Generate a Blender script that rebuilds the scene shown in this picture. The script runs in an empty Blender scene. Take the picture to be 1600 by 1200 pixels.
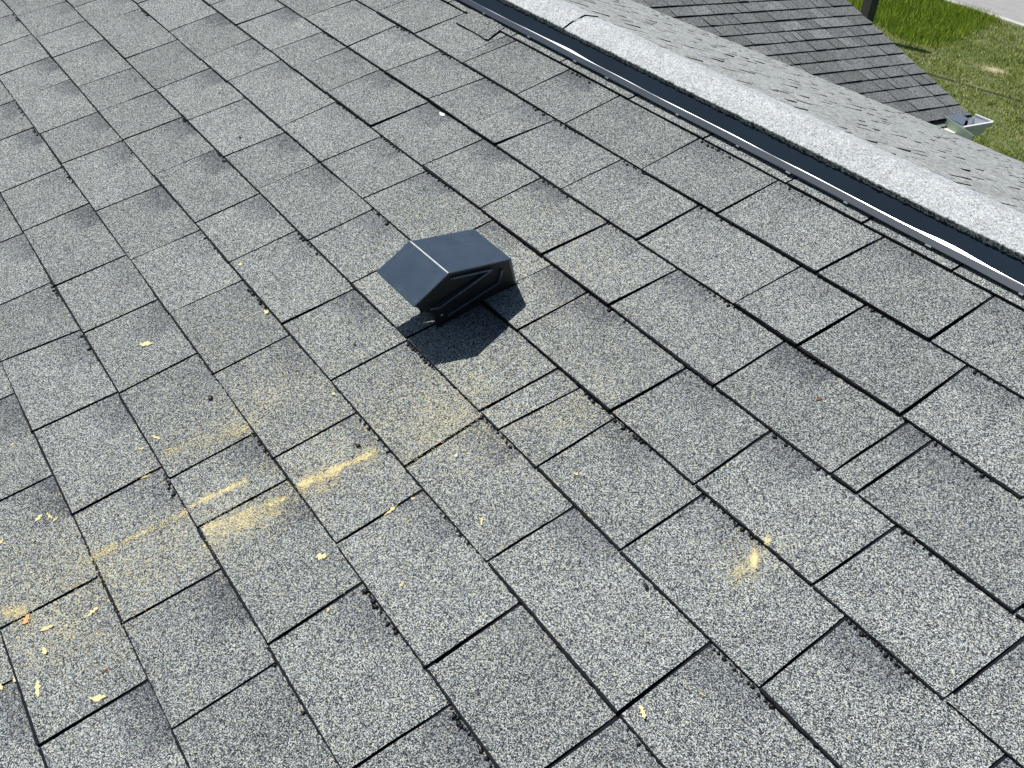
import bpy, bmesh, math, random
import numpy as np
from mathutils import Matrix, Vector
random.seed(7); rng = np.random.default_rng(7)
sc = bpy.context.scene
C = sc.collection
E = 0.143                       # one shingle exposure in metres; all layout below is in exposures
GZ = -29.0                      # ground level in exposures
AL = math.radians(18.43); CA, SA = math.cos(AL), math.sin(AL)

def RW(u, v, z=0.0):            # near roof slope coordinates -> world metres
    return (u*E, (v*CA - z*SA)*E, (v*SA + z*CA - GZ)*E)
def WW(x, y, z):                # exposures -> world metres
    return (x*E, y*E, (z-GZ)*E)

# ---------------------------------------------------------------- camera, sky, sun, exposure
cam = bpy.data.cameras.new('camera'); co = bpy.data.objects.new('camera', cam); C.objects.link(co)
CR = np.array([[0.549484, -0.508737, 0.662762], [0.82828, 0.2276, -0.512006], [0.109631, 0.830292, 0.54644]])
CP = np.array([0.0, -3.449093, 6.99358])
m = Matrix([list(r) for r in CR]).to_4x4(); m.translation = Vector(WW(*CP)); co.matrix_world = m
cam.sensor_width = 36; cam.lens = 36*1662.7/1600; cam.clip_start = 0.05; cam.clip_end = 500
sc.camera = co
F = 1662.7
def ray(x, y):
    d = CR @ np.array([(x-800)/F, -(y-600)/F, -1.0]); return d
def on_roof(x, y, z=0.0):       # photo pixel -> roof slope coordinates (u, v)
    M = np.array([[1, 0, 0], [0, CA, -SA], [0, SA, CA]])
    d = M.T @ ray(x, y); c = M.T @ CP
    t = (z - c[2])/d[2]; p = c + d*t
    return p[0], p[1]

SUNR = np.array([-0.405, 0.085, 0.915])      # towards the sun, in roof coordinates
SUN = np.array([SUNR[0], SUNR[1]*CA - SUNR[2]*SA, SUNR[1]*SA + SUNR[2]*CA]); SUN /= np.linalg.norm(SUN)
w = bpy.data.worlds.new('World'); sc.world = w; w.use_nodes = True
nt = w.node_tree; bg = nt.nodes['Background']
sky = nt.nodes.new('ShaderNodeTexSky'); sky.sky_type = 'NISHITA'; sky.sun_disc = False; sky.ozone_density = 4.0
sky.sun_elevation = math.asin(SUN[2]); sky.sun_rotation = math.atan2(SUN[0], SUN[1])
nt.links.new(sky.outputs[0], bg.inputs[0]); bg.inputs[1].default_value = 0.062
sl = bpy.data.lights.new('sun', 'SUN'); sl.energy = 4.8; sl.angle = math.radians(0.5); sl.color = (1.0, 0.972, 0.92)
so = bpy.data.objects.new('sun', sl); C.objects.link(so)
so.rotation_euler = Vector(SUN).to_track_quat('Z', 'Y').to_euler(); so.location = (0, 0, 20)
sc.view_settings.view_transform = 'Standard'; sc.view_settings.look = 'None'
sc.view_settings.exposure = 0.0; sc.view_settings.gamma = 1.0

# ---------------------------------------------------------------- helpers
def tag(o, label=None, cat=None, group=None, kind=None):
    if label: o['label'] = label
    if cat: o['category'] = cat
    if group: o['group'] = group
    if kind: o['kind'] = kind
    return o
def empty(name, loc=(0, 0, 0)):
    o = bpy.data.objects.new(name, None); C.objects.link(o); o.location = loc; return o
def place(o, parent):
    if parent is not None:
        o.parent = parent
        par = Vector((0, 0, 0)); q = parent
        while q is not None: par += q.location; q = q.parent
        o.location = -par if o.type == 'MESH' else o.location
def mesh(name, verts, faces, mats, parent=None, midx=None, smooth=False, attrs=None):
    me = bpy.data.meshes.new(name)
    me.from_pydata([tuple(map(float, v)) for v in verts], [], faces)
    if not isinstance(mats, (list, tuple)): mats = [mats]
    for mm in mats: me.materials.append(mm)
    if midx is not None: me.polygons.foreach_set('material_index', midx)
    if smooth: me.polygons.foreach_set('use_smooth', [True]*len(me.polygons))
    if attrs:
        for k, a in attrs.items():
            at = me.attributes.new(k, 'FLOAT_COLOR', 'POINT'); at.data.foreach_set('color', np.asarray(a, dtype=np.float32).ravel())
    me.update()
    o = bpy.data.objects.new(name, me); C.objects.link(o)
    place(o, parent)
    return o
def fastmesh(name, V, Fc, mats, parent=None, attrs=None):   # numpy triangles
    me = bpy.data.meshes.new(name); n = len(Fc); k = Fc.shape[1]
    me.vertices.add(len(V)); me.vertices.foreach_set('co', V.astype(np.float32).ravel())
    me.loops.add(n*k); me.loops.foreach_set('vertex_index', Fc.astype(np.int32).ravel())
    me.polygons.add(n); me.polygons.foreach_set('loop_start', np.arange(0, n*k, k, dtype=np.int32))
    me.polygons.foreach_set('loop_total', np.full(n, k, dtype=np.int32))
    me.update(calc_edges=True)
    me.materials.append(mats)
    if attrs:
        for kk, a in attrs.items():
            at = me.attributes.new(kk, 'FLOAT_COLOR', 'POINT'); at.data.foreach_set('color', a.astype(np.float32).ravel())
    o = bpy.data.objects.new(name, me); C.objects.link(o); place(o, parent)
    return o
def bevel(o, wd, seg=2):
    md = o.modifiers.new('bevel', 'BEVEL'); md.width = wd; md.segments = seg; md.limit_method = 'ANGLE'; md.angle_limit = math.radians(25)
    return o
def box8(P):                    # eight corners: bottom four then top four, both counter-clockwise
    return P, [(3, 2, 1, 0), (4, 5, 6, 7), (0, 1, 5, 4), (1, 2, 6, 5), (2, 3, 7, 6), (3, 0, 4, 7)]
def wbox(x0, x1, y0, y1, z0, z1):
    return box8([WW(x0, y0, z0), WW(x1, y0, z0), WW(x1, y1, z0), WW(x0, y1, z0), WW(x0, y0, z1), WW(x1, y0, z1), WW(x1, y1, z1), WW(x0, y1, z1)])

class N:                        # small node helper
    def __init__(s, name):
        s.m = bpy.data.materials.new(name); s.m.use_nodes = True; s.t = s.m.node_tree
        s.b = s.t.nodes['Principled BSDF']
    def new(s, ty, **kw):
        n = s.t.nodes.new(ty)
        for k, v in kw.items():
            if hasattr(n, k) and k not in ('Scale',): setattr(n, k, v)
            else: n.inputs[k].default_value = v
        return n
    def l(s, a, b): s.t.links.new(a, b)
    def math(s, op, a, b=None, c=None, clamp=False):
        n = s.t.nodes.new('ShaderNodeMath'); n.operation = op; n.use_clamp = clamp
        for i, x in enumerate((a, b, c)):
            if x is None: continue
            if isinstance(x, (int, float)): n.inputs[i].default_value = x
            else: s.l(x, n.inputs[i])
        return n.outputs[0]
    def ramp(s, fac, pts, interp='LINEAR'):
        n = s.t.nodes.new('ShaderNodeValToRGB'); cr = n.color_ramp; cr.interpolation = interp
        while len(cr.elements) < len(pts): cr.elements.new(0.5)
        for e, (p, c) in zip(cr.elements, pts):
            e.position = p; e.color = (c if len(c) == 4 else (*c, 1))
        s.l(fac, n.inputs[0]); return n.outputs[0]
    def mix(s, f, a, b, mode='MIX'):
        n = s.t.nodes.new('ShaderNodeMix'); n.data_type = 'RGBA'; n.blend_type = mode
        for i, x in zip((0, 6, 7), (f, a, b)):
            if isinstance(x, (int, float)): n.inputs[i].default_value = x
            elif isinstance(x, tuple): n.inputs[i].default_value = (*x, 1) if len(x) == 3 else x
            else: s.l(x, n.inputs[i])
        return n.outputs[2]
    def coord(s): return s.t.nodes.new('ShaderNodeNewGeometry').outputs['Position']
    def noise(s, vec, scale, detail=2, rough=0.5):
        n = s.t.nodes.new('ShaderNodeTexNoise'); n.inputs['Scale'].default_value = scale; n.inputs['Detail'].default_value = detail
        n.inputs['Roughness'].default_value = rough; s.l(vec, n.inputs['Vector']); return n.outputs['Fac']
    def voro(s, vec, scale, rand=1.0):
        n = s.t.nodes.new('ShaderNodeTexVoronoi'); n.inputs['Scale'].default_value = scale
        n.inputs['Randomness'].default_value = rand; s.l(vec, n.inputs['Vector']); return n
def g3(v, tint=(1, 1, 1)): return tuple(v*t for t in tint)

DUST = [(-7.9, -0.6, .5, 2.4, .12), (-7.5, 1.7, .7, .55, .17), (-6.7, 2.8, .4, .5, .11), (-9.3, 3.8, 1.5, 1.2, .06), (-8.3, -2.4, 1.0, .7, .12), (-8.3, 0.6, 3.4, 2.6, .035), (-4.2, 2.85, .25, .3, .16), (-9.2, 0.1, .35, .8, .14)]
def granules(name, stops, size=1/600, coarse=0.35, patch=0.0, tone=1.0, bumpd=0.0006, tint=(0.985, 1.0, 1.0), spread=0.3, patch_size=(0.75, 0.34), dust=None):
    n = N(name); P = n.coord()
    vo = n.voro(P, 1/size); sep = n.new('ShaderNodeSeparateColor'); n.l(vo.outputs['Color'], sep.inputs[0])
    vo2 = n.voro(P, 0.42/size); sep2 = n.new('ShaderNodeSeparateColor'); n.l(vo2.outputs['Color'], sep2.inputs[0])
    r = n.math('ADD', n.math('MULTIPLY', sep.outputs[0], 1-coarse), n.math('MULTIPLY', sep2.outputs[0], coarse))
    # stretch the sum of two uniforms back to use the ramp fully
    col = n.ramp(r, [(p, (v if isinstance(v, tuple) else g3(v, tint))) for p, v in stops])
    hue = n.ramp(sep.outputs[1], [(0.0, (0.95, 1.0, 1.09)), (0.5, (1, 1, 1)), (0.85, (1.02, 1.01, 0.95)), (1.0, (1.13, 1.03, 0.86))])
    col = n.mix(1.0, col, hue, 'MULTIPLY')
    at = n.new('ShaderNodeAttribute', attribute_name='tab'); s3 = n.new('ShaderNodeSeparateColor'); n.l(at.outputs['Color'], s3.inputs[0])
    rnd = s3.outputs[2]
    t = n.math('MULTIPLY_ADD', rnd, spread, tone*(1-spread/2))
    mott = n.noise(P, 14, 3, 0.6); t = n.math('MULTIPLY', t, n.math('MULTIPLY_ADD', mott, 0.34, 0.83))
    mott2 = n.noise(P, 60, 2, 0.6); t = n.math('MULTIPLY', t, n.math('MULTIPLY_ADD', mott2, 0.3, 0.85))
    if patch:
        # printed shadow band: dark granules in the upper left part of each tab
        wob = n.noise(P, 45, 3, 0.6)
        uu = n.math('ADD', s3.outputs[0], n.math('MULTIPLY_ADD', wob, 0.5, -0.25))
        vv = n.math('ADD', s3.outputs[1], n.math('MULTIPLY_ADD', wob, 0.22, -0.11))
        mu = n.math('SUBTRACT', 1.0, n.math('DIVIDE', n.math('SUBTRACT', uu, patch_size[0]-0.12), 0.14), clamp=True)
        mv = n.math('SUBTRACT', 1.0, n.math('DIVIDE', n.math('SUBTRACT', vv, patch_size[1]-0.22), 0.34), clamp=True)
        mk = n.math('MULTIPLY', mu, mv)
        pr = n.math('FRACT', n.math('MULTIPLY', rnd, 7.31))
        mk = n.math('MULTIPLY', mk, n.math('MULTIPLY_ADD', pr, 0.75, 0.25))
        col = n.mix(n.math('MULTIPLY', mk, .7), col, (.94, .97, 1.10), 'MULTIPLY')
        t = n.math('MULTIPLY', t, n.math('SUBTRACT', 1.0, n.math('MULTIPLY', mk, patch)))
    cc = n.t.nodes.new('ShaderNodeVectorMath'); cc.operation = 'SCALE'; n.l(col, cc.inputs[0]); n.l(t, cc.inputs['Scale'])
    out = cc.outputs[0]
    if dust:                    # single grains of wood dust caught between the granules, thicker in some places
        sx = n.new('ShaderNodeSeparateXYZ'); n.l(P, sx.inputs[0]); dens = 0.004
        for (u, v, ru, rv, am) in dust:
            dx = n.math('DIVIDE', n.math('SUBTRACT', sx.outputs[0], u*E), ru*E); dy = n.math('DIVIDE', n.math('SUBTRACT', sx.outputs[1], v*CA*E), rv*CA*E)
            r2 = n.math('ADD', n.math('MULTIPLY', dx, dx), n.math('MULTIPLY', dy, dy))
            dens = n.math('ADD', n.math('MULTIPLY', n.math('EXPONENT', n.math('MULTIPLY', r2, -1.0)), am), dens)
        dens = n.math('MULTIPLY', dens, n.math('MULTIPLY_ADD', n.noise(P, 22, 4, .7), 2.6, -0.35, clamp=False))
        vd = n.voro(P, 620); sd = n.new('ShaderNodeSeparateColor'); n.l(vd.outputs['Color'], sd.inputs[0])
        out = n.mix(n.math('MULTIPLY', n.math('LESS_THAN', sd.outputs[0], dens), .85), out, (.66, .59, .35))
    n.l(out, n.b.inputs['Base Color'])
    n.b.inputs['Roughness'].default_value = 0.85; n.b.inputs['Specular IOR Level'].default_value = 0.3
    if bumpd:
        bp = n.new('ShaderNodeBump', Strength=0.75, Distance=bumpd)
        n.l(n.math('ADD', vo.outputs['Distance'], n.math('MULTIPLY', sep.outputs[2], 0.8)), bp.inputs['Height']); n.l(bp.outputs[0], n.b.inputs['Normal'])
    return n.m
def simple(name, col, rough=0.6, metal=0.0, var=0.15, scale=20, bump=0.0, spec=0.5):
    n = N(name); P = n.coord(); f = n.noise(P, scale, 4, 0.6)
    c = n.ramp(f, [(0.25, g3(1-var, col)), (0.75, g3(1+var, col))]); n.l(c, n.b.inputs['Base Color'])
    n.b.inputs['Roughness'].default_value = rough; n.b.inputs['Metallic'].default_value = metal; n.b.inputs['Specular IOR Level'].default_value = spec
    if bump:
        bp = n.new('ShaderNodeBump', Strength=0.6, Distance=bump); n.l(n.noise(P, scale*8, 3), bp.inputs['Height']); n.l(bp.outputs[0], n.b.inputs['Normal'])
    return n.m

NEAR_STOPS = [(0.12, (.012, .014, .020)), (0.30, (.046, .053, .068)), (0.46, (.138, .153, .170)), (0.60, (.277, .299, .300)), (0.74, (.457, .488, .466)), (0.88, (.70, .735, .675))]
M_near = granules('near_granules', NEAR_STOPS, size=1/900, coarse=0.08, patch=0.48, tone=0.88, spread=0.17, tint=(0.925, 1.0, 1.01), dust=DUST)
M_flap = granules('flap_granules', NEAR_STOPS, size=1/780, coarse=0.10, tone=0.74, tint=(0.88, 1.0, 0.90))
M_asph = simple('asphalt_edge', (0.007, 0.008, 0.012), 0.8, var=0.3, scale=300, spec=0.2)
M_base = simple('underlayer_granules', (0.010, 0.011, 0.017), 0.9, var=0.5, scale=700, spec=0.2)
M_drip = simple('sealant_tar', (0.006, 0.006, 0.007), 0.55, var=0.3, scale=200, spec=0.4)
M_cap = granules('cap_granules', [(0.1, 0.22), (0.4, 0.45), (0.6, 0.58), (0.9, 0.76)], size=1/640, coarse=0.3, tint=(.93, .975, 1.0), tone=1.0, spread=0.05)
M_far = granules('far_granules', [(0.15, 0.16), (0.4, 0.30), (0.65, 0.42), (0.9, 0.60)], size=1/240, coarse=0.5, tone=1.05, spread=0.16, tint=(.95, 1, .985))  # brighter mix: sunlit granule tops at grazing view are put into the colour
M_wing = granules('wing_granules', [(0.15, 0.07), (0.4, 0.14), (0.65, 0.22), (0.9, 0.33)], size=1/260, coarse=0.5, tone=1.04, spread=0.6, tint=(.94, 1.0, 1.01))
M_tanmetal = simple('pale_green_trim', (0.52, 0.58, 0.46), 0.5, var=0.06, scale=8)
M_tanlight = simple('cream_trim', (0.80, 0.82, 0.68), 0.5, var=0.06, scale=8)
M_white = simple('white_trim', (0.80, 0.82, 0.80), 0.4, var=0.04, scale=8)
M_gutgrey = simple('gutter_metal', (0.62, 0.66, 0.70), 0.35, var=0.06, scale=10)
M_siding = simple('siding', (0.55, 0.58, 0.50), 0.7, var=0.08, scale=5)

# ---------------------------------------------------------------- shingle tab builder
def tabs(mapf, rows, v_of, thick, gap, seglen, jit, detail, base_z=0.0, lift=None, tones=None, edge_j=0.0):
    """rows: {k: [(uU, uD, gapscale)]}, strip k spans v from k-1 (butt) to k. Every tab is a slab whose butt edge stands up."""
    V, Fc, MI, A = [], [], [], []
    for k, js in rows.items():
        js = sorted(js)
        for a, b in zip(js[:-1], js[1:]):
            g0 = gap*a[2]/2*random.uniform(0.85, 1.45); g1 = gap*b[2]/2*random.uniform(0.85, 1.45)
            uw = b[0]-a[0]
            ns = max(1, int(uw/seglen)) if detail(k, a[0]) else 1
            FL = [0, .3, .62, 1-random.choice([.008, .011, .014, .018]), 1.0] if detail(k, a[0]) else [0, 1.0]
            nv = len(FL)-1
            rnd = random.random() if tones is None else tones(k, a[0])
            tl = thick*random.uniform(0.7, 1.35); tr = thick*random.uniform(0.7, 1.35)
            if lift: tl, tr = lift(k, a[0], b[0], tl, tr)
            skew = random.uniform(-jit, jit); top = []
            for j in range(nv+1):
                f = FL[j]                               # 0 = upslope end, 1 = butt
                ul = a[0]+(a[1]-a[0])*f + g0; ur = b[0]+(b[1]-b[0])*f - g1
                row = []
                for i in range(ns+1):
                    s = i/ns; u = ul+(ur-ul)*s; v = k+0.10 - f*1.10
                    e = edge_j if ns > 1 else 0
                    if j == nv: v += skew*(s-0.5)*2 + random.gauss(0, 1)*e - 0.004
                    if ns > 1 and i in (0, ns): u += random.gauss(0, 1)*e*0.8
                    if ns > 1 and j == 0: v = k+0.10
                    z = base_z + (tl+(tr-tl)*s)*(f*1.10-0.10) + 0.0015*math.sin(u*5+k)*f
                    if ns > 1: z += random.gauss(0, 1)*0.0007
                    row.append(len(V)); V.append(mapf(u, v, z))
                    A.append((max(0, u-a[0]), max(0, k-v), rnd, 1))
                top.append(row)
            for j in range(nv):
                for i in range(ns):
                    Fc.append((top[j+1][i], top[j+1][i+1], top[j][i+1], top[j][i])); MI.append(1 if j == 3 else 0)
            # skirt: butt face and both sides, down to just under the surface below
            loop = [top[j][0] for j in range(nv+1)] + top[nv][1:] + [top[j][ns] for j in range(nv-1, -1, -1)]
            low = []
            for q, t in enumerate(loop):
                # find coordinates again: drop straight down along the roof normal
                low.append(len(V)); x, y, z = V[t]; nx, ny, nz = mapf.nrm
                d = (thick*2.2+0.02)*E; V.append((x-nx*d, y-ny*d, z-nz*d)); A.append((0.5, 0.5, rnd, 1))
            for q in range(len(loop)-1):
                Fc.append((loop[q], low[q], low[q+1], loop[q+1])); MI.append(1)
    return V, Fc, MI, A
def rand_row(u0, u1, lo=1.25, hi=1.9, narrow=0.0):
    out = []; u = u0
    while u < u1:
        out.append((u, u+random.uniform(-.02, .02), 1.0))
        u += random.uniform(lo, hi) if random.random() > narrow else random.uniform(0.4, 0.6)
    return out

# joints of the near slope, read course by course: (u at the upslope end, u at the butt end)
JO = {
-2: [(-8.089, -8.107), (-6.64, -6.612)],
-1: [(-12.14, -12.232), (-10.619, -10.642), (-9.075, -9.061), (-7.349, -7.361), (-6.047, -6.011)],
0: [(-16.501, -16.478), (-15.075, -15.048), (-13.305, -13.32), (-11.993, -11.999), (-10.6, -10.551), (-8.843, -8.825), (-7.965, -7.967), (-6.304, -6.244)],
1: [(-19.546, -19.544), (-17.849, -17.858), (-16.512, -16.536), (-14.673, -14.7), (-13.073, -13.107), (-11.528, -11.557), (-10.075, -10.051), (-8.328, -8.317), (-6.893, -6.852), (-5.168, -5.125)],
2: [(-23.298, -23.39), (-21.917, -21.962), (-20.665, -20.702), (-18.962, -19.025), (-17.741, -17.787), (-16.419, -16.467), (-14.987, -14.986), (-13.271, -13.261), (-12.014, -11.994), (-10.291, -10.298), (-8.972, -8.964), (-7.342, -7.256), (-5.728, -5.714), (-3.821, -3.772)],
3: [(-21.43, -21.507), (-19.359, -19.386), (-17.717, -17.712), (-16.139, -16.175), (-14.566, -14.62), (-13.338, -13.35), (-11.663, -11.644), (-10.38, -10.38), (-8.96, -8.97), (-7.382, -7.388), (-6.973, -7.038), (-6.381, -6.347), (-5.045, -5.027), (-3.308, -3.254)],
4: [(-19.822, -19.798), (-18.157, -18.131), (-16.91, -16.911), (-14.792, -14.73), (-13.261, -13.285), (-11.907, -11.966), (-10.24, -10.22), (-8.91, -8.94), (-8.195, -8.159), (-6.451, -6.453), (-5.225, -5.177), (-3.677, -3.688), (-2.311, -2.32)],
5: [(-18.864, -18.903), (-17.274, -17.339), (-16.352, -16.353), (-15.165, -15.127), (-13.574, -13.595), (-12.005, -12.036), (-10.563, -10.523), (-9.096, -9.109), (-7.777, -7.791), (-6.061, -6.032), (-4.454, -4.448), (-4.146, -4.14)],
6: [(-17.994, -18.064), (-16.366, -16.317), (-14.892, -14.963), (-13.51, -13.568), (-12.43, -12.45), (-11.637, -11.689), (-10.109, -10.122), (-8.564, -8.531), (-6.842, -6.846), (-5.888, -5.885), (-4.588, -4.53)],
7: [(-15.761, -15.762), (-14.448, -14.424), (-14.161, -14.18), (-12.688, -12.639), (-11.459, -11.408), (-9.734, -9.688), (-8.255, -8.232), (-6.565, -6.61), (-5.094, -5.051)],
8: [(-16.3, -16.3), (-15.75, -15.75), (-14.3, -14.3), (-12.94, -12.94), (-11.24, -11.24), (-9.65, -9.65), (-8.11, -8.11), (-6.89, -6.89), (-5.63, -5.63)],
}
FAINT = {(6, -12.43): 0.15, (4, -8.91): 0.5}
ROWS = {}
UL, UR = -74.0, 15.0
for k in range(-33, 9):
    js = JO.get(k)
    if js is None:
        ROWS[k] = rand_row(UL+random.uniform(-1, 0), UR)
    else:
        mid = [(a, b, FAINT.get((k, a), 1.0)) for a, b in js]
        left = []; u = mid[0][0]
        while u > UL: u -= random.uniform(1.25, 1.85); left.append((u, u+random.uniform(-.02, .02), 1.0))
        right = []; u = mid[-1][0]
        while u < UR: u += random.uniform(1.25, 1.85); right.append((u, u+random.uniform(-.02, .02), 1.0))
        ROWS[k] = left[::-1]+mid+right
def nearmap(u, v, z): return RW(u, v, z)
nearmap.nrm = (0, -SA, CA)
def in_view(k, u): return -4 <= k <= 8 and -26 < u < 0.5
# the courses hand-lifted a little more, as in the photo: (course, u from, u to, extra height)
LIFTS = [(6, -14.4, -12.0, 0.035), (6, -6.9, -4.6, 0.03), (5, -10.6, -7.8, 0.03), (4, -9.0, -6.4, 0.02), (7, -9.8, -5.0, 0.018), (5, -16.4, -13.5, 0.02)]
def lift(k, ua, ub, tl, tr):
    for kk, a, b, h in LIFTS:
        if k == kk+1 or k == kk:
            if k == kk and a <= (ua+ub)/2 <= b: tl += h*random.uniform(.6, 1); tr += h*random.uniform(.6, 1)
    return tl, tr
V, Fc, MI, A = tabs(nearmap, {k: v for k, v in ROWS.items() if k < 8}, None, 0.029, 0.030, 0.032, 0.012, in_view, lift=lift, edge_j=0.0034)
# last strip below the ridge vent, cut off under it
r8 = {8: ROWS[8]}
house = empty('house', WW(-20, 8, GZ))
tag(house, 'grey shingled house whose roof fills the picture, with a lower wing beyond the ridge', 'house')
roof = mesh('roof_slope', V, Fc, [M_near, M_asph], house, MI, attrs={'tab': A})
tag(roof, 'near roof slope of speckled light grey shingles')
def strip8(mapf):
    V8, F8, MI8, A8 = tabs(mapf, r8, None, 0.030, 0.03, 0.055, 0.004, in_view, edge_j=0.002)
    return V8, F8, MI8, A8
def map8(u, v, z): return RW(u, 7.02+(v-7.0)*0.60, z)
map8.nrm = nearmap.nrm
V8, F8, MI8, A8 = strip8(map8)
o = mesh('top_course', V8, F8, [M_near, M_asph], roof, MI8, attrs={'tab': A8})
# base deck under the joints
V = [RW(UL, -34.2, -0.012), RW(UR+.5, -34.2, -0.012), RW(UR+.5, 7.75, -0.012), RW(UL, 7.75, -0.012)]
V += [RW(UL, -34.2, -0.8), RW(UR+.5, -34.2, -0.8), RW(UR+.5, 7.4, -0.8), RW(UL, 7.4, -0.8)]
mesh('roof_deck', V, [(0, 1, 2, 3), (7, 6, 5, 4), (4, 5, 1, 0), (5, 6, 2, 1), (6, 7, 3, 2), (7, 4, 0, 3)], M_base, roof)

# black sealant lumps squeezed out under the butt edges
dv, df = [], []
ico = bmesh.new(); bmesh.ops.create_icosphere(ico, subdivisions=1, radius=1.0)
IV = [v.co.copy() for v in ico.verts]; IF = [[v.index for v in f.verts] for f in ico.faces]; ico.free()
def lump(u, v, ru, rv, rz, z=0.0):
    b = len(dv); a = random.uniform(-.4, .4)
    for c in IV:
        k = random.uniform(.75, 1.2); x, y = c.x*ru*k, c.y*rv*k
        dv.append(RW(u+x*math.cos(a)-y*math.sin(a), v+x*math.sin(a)+y*math.cos(a), z+c.z*rz*k))
    df.extend([[b+i for i in f] for f in IF])
STRONG = [(5, -5.8, -5.4, 10), (3, -3.3, -2.5, 16), (5, -7.4, -6.8, 9), (2, -7.3, -6.7, 9), (0, -6.2, -5.6, 9), (0, -4.75, -4.0, 12), (1, -6.5, -6.0, 8), (1, -8.2, -7.6, 7), (1, -11.2, -10.7, 6),
          (0, -16.5, -15.9, 7), (3, -5.0, -4.3, 12), (2, -3.7, -3.1, 10), (3, -6.4, -5.8, 6), (6, -11.6, -11.1, 5), (6, -8.5, -8.0, 5), (7, -9.6, -9.1, 6), (4, -13.2, -12.7, 8), (2, -16.4, -16.0, 7), (3, -21.3, -20.9, 6), (2, -8.95, -8.3, 12)]
segs = list(STRONG)
for k in range(-3, 8):
    for a, b, g in ROWS[k]:
        if -25 < a < 0 and random.random() < 0.42: segs.append((k, a+random.uniform(.03, .15), a+random.uniform(.3, .75), random.randint(3, 7)))
for k, a, b, nn in segs:
    for i in range(nn):
        u = a+(b-a)*(i+random.uniform(-.3, .3))/max(1, nn-1); r = random.choice([.009, .012, .015, .018, .022])*random.uniform(.8, 1.15)
        if random.random() < .10: r *= 1.15
        lump(u, k-0.012-r*random.uniform(.3, 1.3), r*random.uniform(.8, 1.2), r*random.uniform(.9, 1.5), r*0.7, 0.012)
o = mesh('tar_drips', dv, df, M_drip, roof, smooth=True)
tag(o, 'black sealant lumps under the shingle edges', kind='stuff')

# short hairline crack in one tab below the vent
cr = [(866, 560), (874, 553), (884, 549), (893, 550), (901, 546), (910, 548), (917, 545), (925, 549)]
V, Fc = [], []
for i, (x, y) in enumerate(cr):
    u, v = on_roof(x, y); h = .004 if i in (0, 7) else random.uniform(.006, .012); z = 0.029*(1-(v-math.floor(v)))+.0045
    V += [RW(u, v-h, z), RW(u, v+h, z)]
    if i: Fc.append((2*i-2, 2*i, 2*i+1, 2*i-1))
for x, y in [(925, 530), (930, 527)]: u, v = on_roof(x, y); lump(u, v, .03, .012, .008, 0.02)
mesh('crack', V, Fc, M_asph, roof)

# loose scrap of shingle lying against the ridge vent
SP = [(712, 33), (724, 40), (737, 46), (746, 51), (757, 59), (763, 59), (771, 52), (779, 46), (788, 41), (770, 30), (752, 22), (735, 14), (728, 22), (722, 30)]
pts = [on_roof(x, y, 0.06) for x, y in SP]; cu = sum(p[0] for p in pts)/len(pts); cv = sum(p[1] for p in pts)/len(pts)
V = [RW(u, v, 0.036+0.012*random.random()) for u, v in pts]+[RW(cu, cv, 0.050)]+[RW(u, v, 0.012) for u, v in pts]
n_ = len(pts); Fc = [(i, (i+1) % n_, n_) for i in range(n_)]+[(i, n_+1+i, n_+1+(i+1) % n_, (i+1) % n_) for i in range(n_)]
ar = sum(pts[i][0]*pts[(i+1) % n_][1]-pts[(i+1) % n_][0]*pts[i][1] for i in range(n_))
if ar < 0: Fc = [tuple(reversed(f)) for f in Fc]
o = mesh('shingle_scrap', V, Fc, [M_flap, M_asph], None, [0]*n_+[1]*n_, attrs={'tab': [(0.5, 0.5, .4, 1)]*len(V)})
tag(o, 'torn greenish grey shingle scrap tucked against the ridge vent at the top of the roof', 'shingle scrap')

# ---------------------------------------------------------------- ridge vent and cap
nn = N('vent_strip'); P = nn.coord()
nn.l(nn.ramp(nn.noise(P, 6, 3), [(0.3, (0.026, 0.040, 0.058)), (0.7, (0.034, 0.050, 0.072))]), nn.b.inputs['Base Color'])
nn.b.inputs['Roughness'].default_value = 0.5; nn.b.inputs['Specular IOR Level'].default_value = 0.3; M_strip = nn.m
M_recess = simple('vent_recess', (.009, .020, .036), .7, var=.2, scale=6, spec=.15)  # darker copy of the strip paint; the recess shade is in its colour
M_glint = simple('glint_aluminium', (0.86, 0.88, 0.90), 0.38, metal=0.85, var=0.1, scale=30)  # bright metal for the rivet and the built-in glint on the crease
def extrude(profile, u0, u1, step, mat, name, parent, wob=0.0, closed=True, smooth=False, mapf=RW, attrs=False, mi=None, wobset=None):
    n = max(1, int((u1-u0)/step)); V = []; A = []; ph = [random.uniform(0, 6) for _ in range(4)]
    for i in range(n+1):
        u = u0+(u1-u0)*i/n
        d = wob*(math.sin(u*1.3+ph[0])+.6*math.sin(u*3.1+ph[1])+.3*math.sin(u*7.7+ph[2]))
        for q, (v, z) in enumerate(profile):
            dd = d if (wobset is None or q in wobset) else 0
            V.append(mapf(u, v+dd*.6, z+dd)); A.append((.5, .5, .5, 1))
    m_ = len(profile); Fc = []; MI = []
    for i in range(n):
        for j in range(m_ if closed else m_-1):
            a = i*m_+j; b = i*m_+(j+1) % m_; Fc.append((a, a+m_, b+m_, b)); MI.append(0 if mi is None else mi[j])
    if closed: Fc += [tuple(range(m_)), tuple(range(n*m_+m_-1, n*m_-1, -1))]; MI += [0, 0]
    return mesh(name, V, Fc, mat, parent, MI, smooth=smooth, attrs={'tab': A} if attrs else None)
M_clip = simple('dull_metal', (.22, .24, .26), .5, metal=.4, var=.3, scale=90)
vent = empty('ridge_vent', (0, 0, 0)); vent.parent = house; vent.location = (Vector(RW(-10, 7.4, 0))-house.location)
tag(vent, 'dark blue grey metal ridge vent under the white cap')
ridge_v, ridge_z = 7.84, 0.0
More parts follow.
